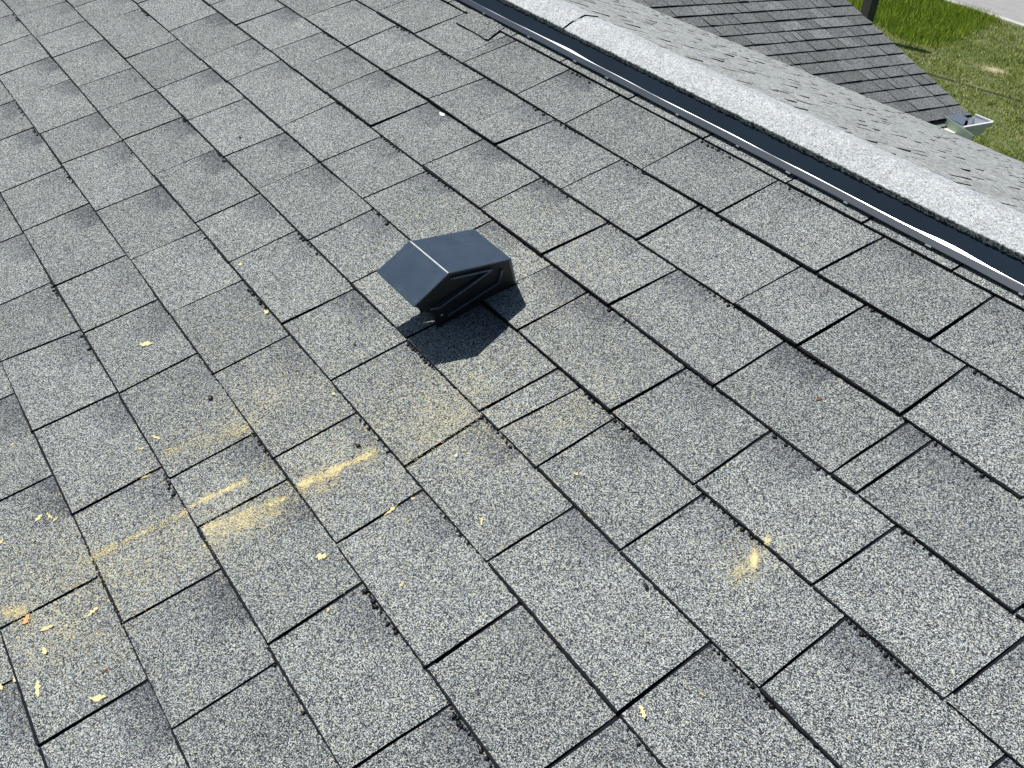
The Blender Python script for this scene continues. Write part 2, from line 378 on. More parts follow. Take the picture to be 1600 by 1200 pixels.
# lower flange, crease, recessed baffle (profile runs upslope)
PR = [(7.146, 0.076), (7.149, 0.086), (7.214, 0.124), (7.228, 0.129), (7.238, 0.122), (7.262, 0.100), (7.42, 0.238), (7.43, 0.215), (7.27, 0.080), (7.225, 0.105), (7.160, 0.072)]
bf = extrude(PR, UL+1, UR, 0.5, [M_strip, M_recess], 'baffle', vent, wob=0.004, wobset={1, 2, 3, 4, 5}, mi=[0, 0, 0, 0, 1, 1, 1, 1, 1, 0, 0])
EVn, EFn = [], []                # sun glint on the crease built as bright metal, widening to two flares
fl = [on_roof(888, 78, .11)[0], on_roof(1482, 384, .11)[0], on_roof(1095, 192, .11)[0]]
uu_ = np.arange(UL+1, UR, .12)
for i, u in enumerate(uu_):
    d = .003*(math.sin(u*1.3)+.6*math.sin(u*3.1)); wd = .006+.004*math.sin(u*.9+1)+.002*math.sin(u*5.3)
    wd += .030*math.exp(-((u-fl[0])/.45)**2)+.036*math.exp(-((u-fl[1])/.40)**2)+.008*math.exp(-((u-fl[2])/1.2)**2)
    wd = max(.0015, wd*.75-.0015)
    for v, z in ((7.220-wd*.2, .110), (7.220-wd*.2, .1305), (7.220+wd, .1315+wd*.33), (7.220+wd, .105)): EVn.append(RW(u, v+d*.6, z+d))
    if i:
        for q in range(4):
            a = (i-1)*4+q; b = (i-1)*4+(q+1) % 4; EFn.append((a, a+4, b+4, b))
mesh('glint_edge', EVn, EFn, M_glint, vent)
extrude([(7.20, -.01), (7.205, .05), (7.30, .05), (7.30, -.01)], UL+1, UR, 3, M_drip, 'vent_core', vent)
for i, u in enumerate([-15.35, -14.0, -12.75, -11.95, -10.35, -9.15, -8.25, -7.3, -6.1, -4.9]+[-16.7-1.15*j for j in range(4)]):
    w_ = random.uniform(.05, .09)
    V, Fc = box8([RW(u, 7.134, .066), RW(u+w_, 7.134, .066), RW(u+w_, 7.152, .070), RW(u, 7.152, .070), RW(u, 7.134, .073), RW(u+w_, 7.134, .073), RW(u+w_, 7.152, .086), RW(u, 7.152, .086)])
    bevel(mesh('clip', V, Fc, M_clip, vent), .0008, 1)
# cap: two bent layers of cap shingles with a rough cut edge
def capmap(u, v, z):
    if v <= ridge_v: return RW(u, v, z)
    # far side: mirrored about the ridge
    bx, by, bz = RW(u, 2*ridge_v-v, z); ry = ridge_v*CA*E
    return (bx, 2*ry-by, bz)
u = UL; seams = [-13.32]
while seams[0] > UL: seams.insert(0, seams[0]-7.0+random.uniform(-.2, .2))
while seams[-1] < UR: seams.append(seams[-1]+(9.5 if seams[-1] < -13 else 7.0))
CV, CF, CM, CAa = [], [], [], []
for a, b in zip(seams[:-1], seams[1:]):
    n = int((b-a)/0.03) if (b > -20 and a < -1) else 12
    prof = [7.405, 7.409, 7.46, 7.56, 7.68, 7.80, 7.84, 7.88, 8.0, 8.2, 8.6, 8.8]
    b0 = len(CV); m_ = len(prof)+2
    for i in range(n+1):
        u = a+0.012+(b-a-0.024)*i/n; j = random.gauss(0, .004)+.003*math.sin(u*9)*math.sin(u*23); f = i/n
        for q, v in enumerate(prof):
            z = 0.300+0.045*min(1, (v-7.40)/.2)*1.0 if v <= 7.84 else 0.345-0.05*(v-7.84)-0.16*min(1, (v-7.84)/.3)
            z += 0.018*f + 0.004*math.sin(u*1.7+v*3)
            if q < 2: v2 = v+j; z += random.gauss(0, .003)-(0.012 if q == 0 else 0)
            else: v2 = v
            CV.append(capmap(u, v2, z)); CAa.append((.5, .5, .5, 1))
        CV.append(capmap(u, 7.415+j*.5+random.gauss(0, .004), 0.212+random.gauss(0, .004))); CAa.append((.5, .5, .5, 1))
        CV.append(capmap(u, 7.60, 0.212)); CAa.append((.5, .5, .5, 1))
    for i in range(n):
        for q in range(len(prof)-1):
            x = b0+i*m_+q; CF.append((x, x+m_, x+m_+1, x+1)); CM.append(0)
        x = b0+i*m_; y = b0+i*m_+len(prof)
        CF.append((y, y+m_, x+m_, x)); CM.append(1)
        CF.append((y+1, y+1+m_, y+m_, y)); CM.append(1)
# rough cut edge: light grains over black asphalt
ne = N('cut_edge'); P = ne.coord(); vo = ne.voro(P, 420); s_ = ne.new('ShaderNodeSeparateColor'); ne.l(vo.outputs['Color'], s_.inputs[0])
ne.l(ne.ramp(ne.math('ADD', ne.math('MULTIPLY', s_.outputs[0], .6), ne.math('MULTIPLY', ne.noise(P, 90, 3), .4)), [(0.30, (.014, .015, .018)), (0.46, (.09, .092, .098)), (0.66, (.42, .43, .45))]), ne.b.inputs['Base Color'])
ne.b.inputs['Roughness'].default_value = .9
o = mesh('ridge_cap', CV, CF, [M_cap, ne.m], house, CM, smooth=False, attrs={'tab': CAa})
tag(o, 'pale almost white cap shingles along the ridge')

# ---------------------------------------------------------------- far slope, wing, eaves, gutter, walls
RY, RZ = 7.45, 2.48; EY, EZ = 50.4, -11.12
FS = math.hypot(EY-RY, RZ-EZ); fd = ((EY-RY)/FS, (EZ-RZ)/FS)
def farmap(u, v, z):            # v is distance from the eave up to the ridge
    s = max(0.06, FS - v); return WW(u, RY+fd[0]*s - fd[1]*z, RZ+fd[1]*s + fd[0]*z)
farmap.nrm = (0, -fd[1], fd[0])
NR = int(FS)
frows = {k+1: rand_row(UL-3+random.uniform(-1, 0), UR, .7, 1.6) for k in range(0, NR+1)}
def farlift(k, a, b, tl, tr):
    h = random.uniform(.008, .028) if random.random() < .8 else 0.0
    return tl+h, tr+h
V, Fc, MI, A = tabs(farmap, frows, None, 0.03, 0.055, 9, 0.01, lambda k, u: False, lift=farlift)
far = mesh('roof_slope', V, Fc, [M_far, M_asph], house, MI, attrs={'tab': A}); tag(far, 'far roof slope seen almost edge on beyond the ridge')
fx0, fx1 = UL-2, UR+.5
V = [farmap(fx0, -.15, -.01), farmap(fx1, -.15, -.01), farmap(fx1, FS, -.01), farmap(fx0, FS, -.01), farmap(fx0, -.15, -.7), farmap(fx1, -.15, -.7), farmap(fx1, FS, -.7), farmap(fx0, FS, -.7)]
mesh('roof_deck', V, [(0, 3, 2, 1), (4, 5, 6, 7), (0, 1, 5, 4), (1, 2, 6, 5), (2, 3, 7, 6), (3, 0, 4, 7)], M_base, far)

BX = -34.55; BEa = math.radians(18.5); CB, SB = math.cos(BEa), math.sin(BEa); WY = 54.3; WZ = -11.05
def wingmap(u, v, z):           # u runs along the eave from the rake inwards (towards the ridge of the house), v upslope
    return WW(BX-CB*v+SB*z, WY-u, WZ+SB*v+CB*z)
wingmap.nrm = (SB, 0, CB)
NW = 32
wrows = {}
for k in range(1, NW+1):
    L = 6.5+k*0.95
    r = [(0.0, 0.0, 0)]; u = 0.0
    while u < L:
        u += random.choice([.55, .8, .95, 1.2, 1.35, 1.6]); r.append((u, u+random.uniform(-.02, .02), 1.0))
    wrows[k] = r
def wtone(k, u): return random.choice([.15, .3, .4, .5, .5, .6, .75, 1.0])*0.8
def wlift(k, a, b, tl, tr):
    h = 0.022 if random.random() < .4 else 0.0
    return tl+h, tr+h
V, Fc, MI, A = tabs(wingmap, wrows, None, 0.06, 0.035, 9, 0.008, lambda k, u: False, lift=wlift, tones=wtone)
Fc = [tuple(reversed(f)) for f in Fc]
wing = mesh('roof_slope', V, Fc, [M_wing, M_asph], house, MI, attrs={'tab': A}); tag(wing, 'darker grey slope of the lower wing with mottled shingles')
V = [wingmap(-.02, -.12, -.01), wingmap(-.02, NW+.3, -.01), wingmap(40, NW+.3, -.01), wingmap(6, -.12, -.01)]
V += [wingmap(-.02, -.12, -.16), wingmap(-.02, NW+.3, -.16), wingmap(40, NW+.3, -.16), wingmap(6, -.12, -.16)]
mesh('roof_deck', V, [(0, 1, 2, 3), (7, 6, 5, 4), (4, 5, 1, 0), (5, 6, 2, 1), (6, 7, 3, 2), (7, 4, 0, 3)], M_base, wing)
# opposite slope of the wing
hx, hz = BX-CB*(NW+.3), WZ+SB*(NW+.3)
V = [WW(hx, WY+.02, hz), WW(hx-31, WY+.02, hz-31/3), WW(hx-31, 20, hz-31/3), WW(hx, 20, hz), WW(hx, WY+.02, hz-.2), WW(hx-31, WY+.02, hz-31/3-.2), WW(hx-31, 20, hz-31/3-.2), WW(hx, 20, hz-.2)]
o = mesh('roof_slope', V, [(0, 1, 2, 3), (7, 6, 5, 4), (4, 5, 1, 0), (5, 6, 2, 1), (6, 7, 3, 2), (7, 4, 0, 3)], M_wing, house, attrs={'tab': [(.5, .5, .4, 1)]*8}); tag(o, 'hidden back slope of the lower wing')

# fascia and rake boards
V, Fc = wbox(BX-.05, BX+.10, 44, WY-.15, WZ-1.25, WZ-.17); o = mesh('fascia', V, Fc, M_tanmetal, house); bevel(o, .002)
V, Fc = wbox(BX+.10, BX+.16, 47, WY-.15, WZ-.34, WZ-.20); mesh('drip_edge', V, Fc, M_white, o)
V = []
for (v, z) in [(-.1, -.17), (NW+.2, -.17), (NW+.2, -1.2), (-.1, -1.2)]:
    x, y, zz = wingmap(.06, v, z); V.append((x, y, zz))
for (v, z) in [(-.1, -.17), (NW+.2, -.17), (NW+.2, -1.2), (-.1, -1.2)]:
    x, y, zz = wingmap(.22, v, z); V.append((x, y, zz))
mesh('rake_board', V, [(0, 1, 2, 3), (7, 6, 5, 4), (4, 5, 1, 0), (5, 6, 2, 1), (6, 7, 3, 2), (7, 4, 0, 3)], M_tanmetal, house)
V, Fc = wbox(BX+.3, UR, EY-.55, EY-.35, EZ-1.3, EZ-.75); mesh('fascia', V, Fc, M_tanmetal, house)

# gutter at the end of the wing eave
gut = empty('gutter'); gut.parent = house; gut.location = Vector(WW(BX+.5, 53, WZ-.6))-house.location
tag(gut, 'short white gutter with an open trough at the end of the wing eave')
def sheet(path, y0, y1, t, mat, name, parent):
    V = []; n = len(path)
    for y in (y0, y1):
        for x, z in path: V.append(WW(x, y, z))
        for i, (x, z) in enumerate(path): V.append(WW(x+t[0], y, z+t[1]))
    Fc = []
    m2 = 2*n
    for i in range(n-1):
        Fc += [(i, i+1, m2+i+1, m2+i), (n+i+1, n+i, m2+n+i, m2+n+i+1), (i+1, i, n+i, n+i+1), (m2+i, m2+i+1, m2+n+i+1, m2+n+i)]
    Fc += [(0, m2, m2+n, n), (n-1, 2*n-1, m2+2*n-1, m2+n-1)]
    return mesh(name, V, Fc, mat, parent)
g0, g1 = 51.85, 54.55; gz = WZ+.02
tr = sheet([(BX+.12, gz-.12), (BX+.12, gz-1.0), (BX+.75, gz-1.0), (BX+.95, gz-.75), (BX+1.05, gz-.45), (BX+1.32, gz-.25), (BX+1.34, gz-.02)], g0, g1, (-.035, .035), M_gutgrey, 'trough', gut)
V, Fc = wbox(BX+1.24, BX+1.40, g0-.02, g1+.05, gz-.06, gz+.04); bevel(mesh('front_lip', V, Fc, M_white, gut), .003)
ec = [(BX+.10, gz+.02), (BX+.10, gz-1.0), (BX+.75, gz-1.0), (BX+.95, gz-.75), (BX+1.05, gz-.45), (BX+1.32, gz-.25), (BX+1.34, gz+.02)]
V = [WW(x, g1, z) for x, z in ec]+[WW(x, g1+.06, z) for x, z in ec]; k7 = len(ec)
mesh('end_cap', V, [tuple(range(k7-1, -1, -1)), tuple(range(k7, 2*k7))]+[(i, (i+1) % k7, k7+(i+1) % k7, k7+i) for i in range(k7)], M_gutgrey, gut)
V, Fc = wbox(BX+.10, BX+1.34, g1-.03, g1+.09, gz+.02, gz+.07); mesh('end_lip', V, Fc, M_white, gut)
# splash cover at the valley corner: flat top with an upright plate
top = [(BX-.15, 52.05), (BX+1.25, 51.85), (BX+.45, 53.25), (BX-.2, 53.5)]
V = [WW(x, y, gz+.10) for x, y in top]+[WW(x, y, gz+.05) for x, y in top]
o = mesh('corner_cover', V, [(0, 1, 2, 3), (7, 6, 5, 4), (0, 4, 5, 1), (1, 5, 6, 2), (2, 6, 7, 3), (3, 7, 4, 0)], simple('slate_blue_metal', (.13, .16, .20), .45, var=.1, scale=10), gut)
V = [WW(BX-.2, 52.0, gz+.12), WW(BX+2.25, 51.50, gz-.12), WW(BX+2.25, 51.50, gz-1.5), WW(BX-.2, 52.0, gz-1.3)]
V += [WW(BX-.2, 52.07, gz+.12), WW(BX+2.26, 51.57, gz-.12), WW(BX+2.26, 51.57, gz-1.5), WW(BX-.2, 52.07, gz-1.3)]
mesh('splash_guard', V, [(3, 2, 1, 0), (4, 5, 6, 7), (0, 1, 5, 4), (1, 2, 6, 5), (2, 3, 7, 6), (3, 0, 4, 7)], simple('grey_green_metal', (.26, .32, .26), .5, var=.1, scale=8), gut)
V, Fc = wbox(BX-.3, BX+1.2, 51.6, 51.72, gz-1.02, gz-.90); mesh('drip_edge', V, Fc, M_white, gut)
V, Fc = wbox(BX+.10, BX+1.0, 48.8, 51.9, gz-.50, gz-.44); mesh('added_eave_shelf', V, Fc, M_tanlight, gut)  # added shelf, laid flat so the sun gives a pale strip
V, Fc = wbox(BX+.55, BX+.63, 50.9, 51.0, gz-.44, gz-.15); mesh('hanger', V, Fc, M_asph, gut)
V, Fc = wbox(BX+.35, BX+.50, 53.3, 53.45, gz-.5, gz-.1); mesh('hanger', V, Fc, M_asph, gut)

for nm, (x0, x1, y0, y1) in {'wall': (UL+2, UR-2, -29, 47), 'wall.001': (BX-60, BX-3, 46, WY-3.5)}.items():
    V, Fc = wbox(x0, x1, y0, y1, GZ, -12.4 if nm == 'wall' else -12.3); mesh('wall', V, Fc, M_siding, house)
gx = [(BX-3, -12.2), (hx, hz-1.3), (BX-60, -12.2)]
V = [WW(x, WY-3.5, z) for x, z in gx]+[WW(x, WY-4.5, z) for x, z in gx]
mesh('gable_wall', V, [(0, 1, 2), (5, 4, 3), (0, 3, 4, 1), (1, 4, 5, 2), (2, 5, 3, 0)], M_siding, house)

# ---------------------------------------------------------------- roof exhaust vent (dark metal hood)
nh = N('hood_paint'); P = nh.coord()
base = nh.ramp(nh.noise(P, 25, 4, .6), [(0.3, (.080, .112, .152)), (0.7, (.108, .146, .192))])
st = nh.new('ShaderNodeMapping'); nh.l(P, st.inputs[0]); st.inputs['Rotation'].default_value = (0, 0, .35); st.inputs['Scale'].default_value = (420, 25, 25)
scr = nh.noise(st.outputs[0], 1.0, 2); pat = nh.noise(P, 40, 2)
sm = nh.math('MULTIPLY', nh.math('GREATER_THAN', scr, .70), nh.math('GREATER_THAN', pat, .55))
nh.l(nh.mix(nh.math('MULTIPLY', sm, .5), base, (.28, .29, .31)), nh.b.inputs['Base Color'])
nh.l(nh.math('MULTIPLY_ADD', nh.noise(P, 30, 3), .16, .19), nh.b.inputs['Roughness']); nh.b.inputs['Metallic'].default_value = 0.5
bp = nh.new('ShaderNodeBump', Strength=.25, Distance=.002); nh.l(nh.noise(P, 18, 2), bp.inputs['Height']); nh.l(bp.outputs[0], nh.b.inputs['Normal'])
M_hood = nh.m
M_hoodshade = simple('hood_inside_shade', (.008, .010, .014), .6, var=.2, scale=40)  # near black: hood interior, and painted shade for the unlit side panel
rv = empty('roof_vent', RW(-9.05, 2.8, 0))
tag(rv, 'dark blue grey metal exhaust vent hood standing alone on the shingles', 'roof vent')
hE, hF, hA, hB, hC, hD = (-9.520, 2.070, .660), (-8.630, 2.067, .668), (-9.385, 2.515, .915), (-8.545, 2.525, .915), (-9.515, 3.385, .555), (-8.690, 3.375, .560)
def inset(p, dz=-.018, du=0, dv_=0): return (p[0]+du, p[1]+dv_, p[2]+dz)
V = [RW(*q) for q in (hE, hF, hA, hB, hC, hD)]+[RW(*inset(q)) for q in (hE, hF, hA, hB, hC, hD)]
o = mesh('hood', V, [(0, 1, 3, 2), (2, 3, 5, 4), (8, 9, 7, 6), (10, 11, 9, 8), (0, 6, 7, 1), (1, 7, 9, 3), (3, 9, 11, 5), (5, 11, 10, 4), (4, 10, 8, 2), (2, 8, 6, 0)], M_hood, rv)
bevel(o, .0022, 3)
# sun glint along the bend, built as a bright metal strip
V, Fc = box8([RW(-9.378, 2.503, .912), RW(-8.552, 2.512, .912), RW(-8.552, 2.533, .9115), RW(-9.378, 2.524, .9115), RW(-9.378, 2.510, .9195), RW(-8.552, 2.519, .9195), RW(-8.552, 2.527, .9195), RW(-9.378, 2.518, .9195)])
M_seam = simple('seam_glint', (.80, .82, .84), .35, metal=.8, var=.25, scale=60)
mesh('seam', V, Fc, M_seam, o)
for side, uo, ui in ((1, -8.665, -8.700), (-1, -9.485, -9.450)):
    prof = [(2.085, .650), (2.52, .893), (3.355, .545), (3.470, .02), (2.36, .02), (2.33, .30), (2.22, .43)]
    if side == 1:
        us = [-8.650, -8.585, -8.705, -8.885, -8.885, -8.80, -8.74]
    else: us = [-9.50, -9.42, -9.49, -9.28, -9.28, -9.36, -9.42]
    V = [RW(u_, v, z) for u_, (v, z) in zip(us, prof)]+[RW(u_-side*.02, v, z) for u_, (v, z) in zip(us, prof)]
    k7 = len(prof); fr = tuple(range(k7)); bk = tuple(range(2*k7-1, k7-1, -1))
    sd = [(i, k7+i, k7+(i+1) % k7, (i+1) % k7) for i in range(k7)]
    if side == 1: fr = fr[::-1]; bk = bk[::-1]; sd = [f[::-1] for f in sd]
    sp = mesh('side_panel', V, [fr, bk]+sd, M_hoodshade if side == 1 else M_hood, rv)  # panel away from the sun gets the near black copy as painted shade
    # pressed stiffening ribs: one triangle and one long lower bead
    def rib(P0, P1, r=.014):
        um = (-8.640 if side == 1 else -9.478)
        (v0, z0), (v1, z1) = P0, P1; L = math.hypot(v1-v0, z1-z0); nx, nz = -(z1-z0)/L*r, (v1-v0)/L*r
        q = [(v0+nx, z0+nz), (v1+nx, z1+nz), (v1-nx, z1-nz), (v0-nx, z0-nz)]; s = side
        hh = (.55 if P0[1] > .5 else .0)
        def uu(v, z):   # follow the slightly flared panel
            f = max(0, 1-abs(v-2.52)/.8)*max(0, min(1, (z-.25)/.6)); return um + s*.05*f - s*.245*max(0, 1-z/.56) - (s*.03 if z > .45 and v > 2.9 else 0)
        VV = [RW(uu(v, z)+s*.006, v, z) for v, z in q]+[RW(uu(v, z)-s*.035, v, z) for v, z in q]
        V2, F2 = box8(VV)
        bevel(mesh('rib', V2, F2, M_hood, sp), .0008, 1)
    for a, b in (((2.56, .79), (3.10, .575)), ((3.10, .575), (2.37, .435)), ((2.37, .435), (2.26, .50)), ((3.24, .47), (3.20, .27)), ((3.20, .27), (2.50, .16))): rib(a, b)
# back wall, throat below the open front, base flange tucked under the shingles
V, Fc = box8([RW(-9.28, 3.455, .0), RW(-8.89, 3.455, .0), RW(-8.89, 3.48, .0), RW(-9.28, 3.48, .0), RW(-9.49, 3.35, .545), RW(-8.70, 3.34, .55), RW(-8.70, 3.375, .55), RW(-9.49, 3.38, .545)])
mesh('back_panel', V, Fc, M_hood, rv)
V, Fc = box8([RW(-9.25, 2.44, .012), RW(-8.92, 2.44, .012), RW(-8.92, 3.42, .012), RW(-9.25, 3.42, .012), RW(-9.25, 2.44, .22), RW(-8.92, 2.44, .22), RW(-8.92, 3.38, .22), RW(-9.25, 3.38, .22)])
mesh('throat', V, Fc[:1]+Fc[2:], M_hoodshade, rv)
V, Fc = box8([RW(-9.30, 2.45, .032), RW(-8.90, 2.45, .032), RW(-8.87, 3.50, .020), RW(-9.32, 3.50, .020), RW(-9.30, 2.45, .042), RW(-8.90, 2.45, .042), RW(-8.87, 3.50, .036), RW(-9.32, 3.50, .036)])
mesh('base_flange', V, Fc, M_hoodshade, rv)
cyl = bmesh.new(); bmesh.ops.create_cone(cyl, cap_ends=True, segments=12, radius1=.0035, radius2=.0030, depth=.003)
me = bpy.data.meshes.new('rivet'); cyl.to_mesh(me); cyl.free(); me.materials.append(M_glint)
o = bpy.data.objects.new('rivet', me); C.objects.link(o); o.parent = rv; o.location = Vector(RW(-8.790, 2.42, .24))-rv.location; o.rotation_euler = (0, math.pi/2, 0); o.scale = (.5, .5, .6)

# ---------------------------------------------------------------- sawdust
sd_v, sd_f = [], []
def grain(u, v, r, z):
    b = len(sd_v); a = random.uniform(0, 6.28); e = random.uniform(.6, 1.7)
    for q in range(3):
        t = a+q*2.094; sd_v.append(RW(u+math.cos(t)*r*e, v+math.sin(t)*r/e, z+random.uniform(-.1, .3)*r))
    sd_v.append(RW(u+random.uniform(-.3, .3)*r, v+random.uniform(-.3, .3)*r, z+r*random.uniform(.5, 1.0)))
    sd_f.extend([(b, b+1, b+3), (b+1, b+2, b+3), (b+2, b, b+3)])
def surf_z(v):                  # height of the tilted tab surface at v
    f = 1-(v-math.floor(v)); return 0.029*f+.004
def streak(x0, y0, x1, y1, wpx, n, r=.0058, taper=0):
    n = int(n*1.35)
    ph = [random.uniform(0, 6.3) for _ in range(3)]
    for _ in range(n):
        t = random.random(); w_ = wpx*(1-taper*t)*(1+.35*math.sin(t*9+ph[0])+.2*math.sin(t*31+ph[1]))
        if random.random() > .72+.3*math.sin(t*17+ph[2])+.25*math.sin(t*53+ph[0]): continue
        if random.random() < .18: w_ *= 2.6
        x = x0+(x1-x0)*t+random.gauss(0, 1)*wpx*.5; y = y0+(y1-y0)*t+random.gauss(0, 1)*w_
        u, v = on_roof(x, y); grain(u, v, r*random.uniform(.5, 1.35), surf_z(v))
streak(300, 794, 386, 752, 2.6, 1700)
streak(140, 877, 298, 797, 3.2, 1300)
streak(120, 888, 200, 848, 6, 300)
streak(468, 762, 588, 706, 3.5, 2800)
streak(470, 765, 530, 740, 7, 900)
streak(500, 770, 530, 755, 4, 160)
streak(320, 830, 450, 778, 3.5, 1500)
streak(325, 842, 440, 797, 8, 1700)
streak(330, 845, 400, 820, 14, 400)
streak(255, 712, 396, 664, 6, 900)
streak(340, 690, 392, 668, 4, 200)
streak(1181, 873, 1176, 879, 7, 800)
streak(1170, 884, 1150, 900, 8, 260)
streak(1196, 852, 1204, 846, 4, 220)
streak(1140, 910, 1150, 900, 12, 120)
streak(640, 690, 740, 640, 20, 600, r=.0045)
streak(700, 660, 750, 610, 22, 260)
streak(630, 720, 690, 680, 16, 260)
streak(860, 655, 920, 630, 12, 260)
streak(450, 790, 480, 760, 12, 200)
streak(5, 962, 42, 955, 5, 700)
streak(20, 985, 60, 970, 8, 200)
streak(80, 1010, 200, 985, 18, 420)
streak(40, 1030, 110, 1000, 14, 200)
streak(90, 915, 250, 880, 18, 420)
streak(250, 860, 400, 800, 22, 380)
streak(620, 330, 740, 315, 16, 160)
streak(560, 400, 620, 470, 20, 120)
streak(640, 620, 860, 560, 45, 240)
streak(100, 720, 600, 860, 60, 420, r=.005)
o = mesh('sawdust', sd_v, sd_f, simple('sawdust', (.92, .82, .52), .9, var=.15, scale=200), None)
tag(o, 'yellow sawdust in streaks and faint drifts across the lower left shingles', 'sawdust', kind='stuff')

# ---------------------------------------------------------------- wood chips and crumbs lying on the shingles
nw = N('fresh_wood'); P = nw.coord(); mp = nw.new('ShaderNodeMapping'); nw.l(P, mp.inputs[0]); mp.inputs['Scale'].default_value = (900, 150, 300)
nw.l(nw.ramp(nw.noise(mp.outputs[0], 1, 3), [(.3, (.74, .60, .28)), (.7, (.93, .82, .48))]), nw.b.inputs['Base Color']); nw.b.inputs['Roughness'].default_value = .8
M_chip = nw.m
M_chip2 = simple('orange_wood', (.70, .42, .16), .8, var=.2, scale=300)
M_red = simple('reddish_bark', (.22, .09, .05), .9, var=.3, scale=300)
M_peb = simple('pale_pebble', (.75, .74, .70), .7, var=.1, scale=300)
def chip(x, y, ang, ln, wd, label, mat=None, name='wood_chip', cat='wood chip', group='fresh wood chips on the shingles', jag=1.0):
    a = math.radians(ang); dx, dy = math.cos(a)*ln/2, -math.sin(a)*ln/2
    u0, v0 = on_roof(x, y)
    U1 = np.array(on_roof(x+dx, y+dy)); U0 = np.array(on_roof(x-dx, y-dy)); d = (U1-U0)
    L = np.linalg.norm(d); d = d/L; nrm = np.array([-d[1], d[0]])
    ppe = ln/L; W = wd/ppe
    n = 9; edge_a, edge_b = [], []
    for i in range(n+1):
        t = i/n; ww = W*(math.sin(math.pi*min(1, max(.12, t)))**.6)*.5
        edge_a.append((t, ww*random.uniform(1-.8*jag, 1+.45*jag))); edge_b.append((t+random.uniform(-.04, .04), -ww*random.uniform(1-.8*jag, 1+.45*jag)))
    z0 = surf_z(v0)+.004; W *= .85; th = min(.009, W*.2)
    outline = edge_a+edge_b[::-1]; V = []
    o0 = Vector(RW(u0, v0, z0))
    curl = random.uniform(.0, .006)
    for lay in (th, 0):
        for t, ww in outline:
            q = np.array([u0, v0])+d*(t-.5)*L+nrm*ww
            V.append(Vector(RW(q[0], q[1], z0+lay+curl*(2*t-1)**2+.01*ww/W))-o0)
    k = len(outline); Fc = []
    for i in range(n):
        j = k-1-i
        Fc.append((i, i+1, j-1, j)); Fc.append((k+j, k+j-1, k+i+1, k+i))
    for i in range(k): Fc.append((i, k+i, k+(i+1) % k, (i+1) % k))
    o = mesh(name, V, Fc, mat or M_chip); o.location = o0
    bm = bmesh.new(); bm.from_mesh(o.data); bmesh.ops.recalc_face_normals(bm, faces=bm.faces); bm.to_mesh(o.data); bm.free()
    tag(o, label, cat, group)
chip(230, 540, 5, 20, 7, 'lone yellow chip high on the left side, away from the sawdust streaks')
chip(246, 687, -22, 15, 3, 'thin splinter just above the faint sawdust streak on the left')
chip(221, 702, 0, 8, 3, 'tiny pale sliver left of the thin splinter above the faint streak')
chip(229, 746, 25, 18, 3, 'thin sliver lying along the dark joint left of the longest streak')
chip(20, 696, 35, 9, 3, 'small pale sliver at the left edge, halfway up')
chip(62, 811, 48, 15, 6, 'thick yellow chip beside two crossed slivers near the left edge')
chip(79, 808, -40, 12, 3, 'left of two thin crossed slivers beside a thick chip')
chip(88, 812, 50, 12, 3, 'right of two thin crossed slivers beside a thick chip')
chip(4, 849, 45, 12, 6, 'yellow chip cut by the left edge, below the crossed slivers')
chip(504, 871, -5, 16, 10, 'stubby triangular yellow chip alone below the sawdust streaks')
chip(612, 799, 38, 27, 5, 'long narrow yellow shaving lying along a joint below the brightest streak')
chip(646, 780, 20, 7, 4, 'tiny pale chip just above the long narrow shaving')
chip(754, 818, 85, 12, 4, 'small upright yellow chip right of the long narrow shaving')
chip(522, 617, 30, 6, 5, 'tiny cream fleck left of centre above the brightest sawdust streak')
chip(147, 957, 38, 22, 7, 'leaf shaped yellow chip just below the joint in the lower left group')
chip(44, 970, 58, 20, 9, 'orange forked wood chip below the bright drift at the left edge', M_chip2)
chip(76, 984, 22, 22, 6, 'slanting yellow chip right of the orange forked one')
chip(72, 1020, -60, 11, 5, 'small ragged yellow chip in the middle of the lower left group')
chip(25, 1062, -65, 9, 6, 'short blunt pale chip left of the upright yellow one')
chip(3, 1075, -50, 10, 5, 'yellow chip cut by the left edge in the lower left group')
chip(62, 1078, 92, 27, 6, 'upright yellow chip standing tallest in the lower left group')
chip(156, 1093, 8, 26, 9, 'widest ragged yellow chip, lowest of the lower left group')
chip(630, 916, 55, 9, 4, 'tiny yellow chip on the tab below the long narrow shaving')
chip(514, 955, 60, 7, 5, 'tiny yellow chip beside a joint at the bottom centre')
chip(1005, 1117, -72, 22, 8, 'bold yellow chip alone at the bottom, right of centre')
chip(1097, 1086, -40, 14, 2, 'hair thin splinter right of the bold yellow chip at the bottom')
chip(901, 744, -30, 8, 4, 'tiny pale chip right of the small upright one, on the middle of a tab')
chip(377, 417, 10, 8, 4, 'tiny cream fleck above and left of the metal vent')
chip(417, 489, -25, 7, 5, 'tiny cream fleck below and left of the metal vent')
chip(320, 899-45, 20, 6, 4, 'tiny yellow fleck below the densest sawdust drift')
chip(165, 1050, 35, 11, 5, 'small reddish brown bark crumb in the lower left', M_red, 'bark_crumb', 'bark crumb', None)
chip(1280, 626, 15, 10, 5, 'small brown bark crumb on the pale tab at the right', M_red, 'bark_crumb', 'bark crumb', None)
chip(714, 714, 60, 6, 5, 'white round pebble right of the brightest sawdust streak', M_peb, 'pebble', 'pebble', None)
chip(691, 180, -38, 10, 3, 'bright white paint flake stuck in a course line near the top', M_peb, 'paint_flake', 'paint flake', None)
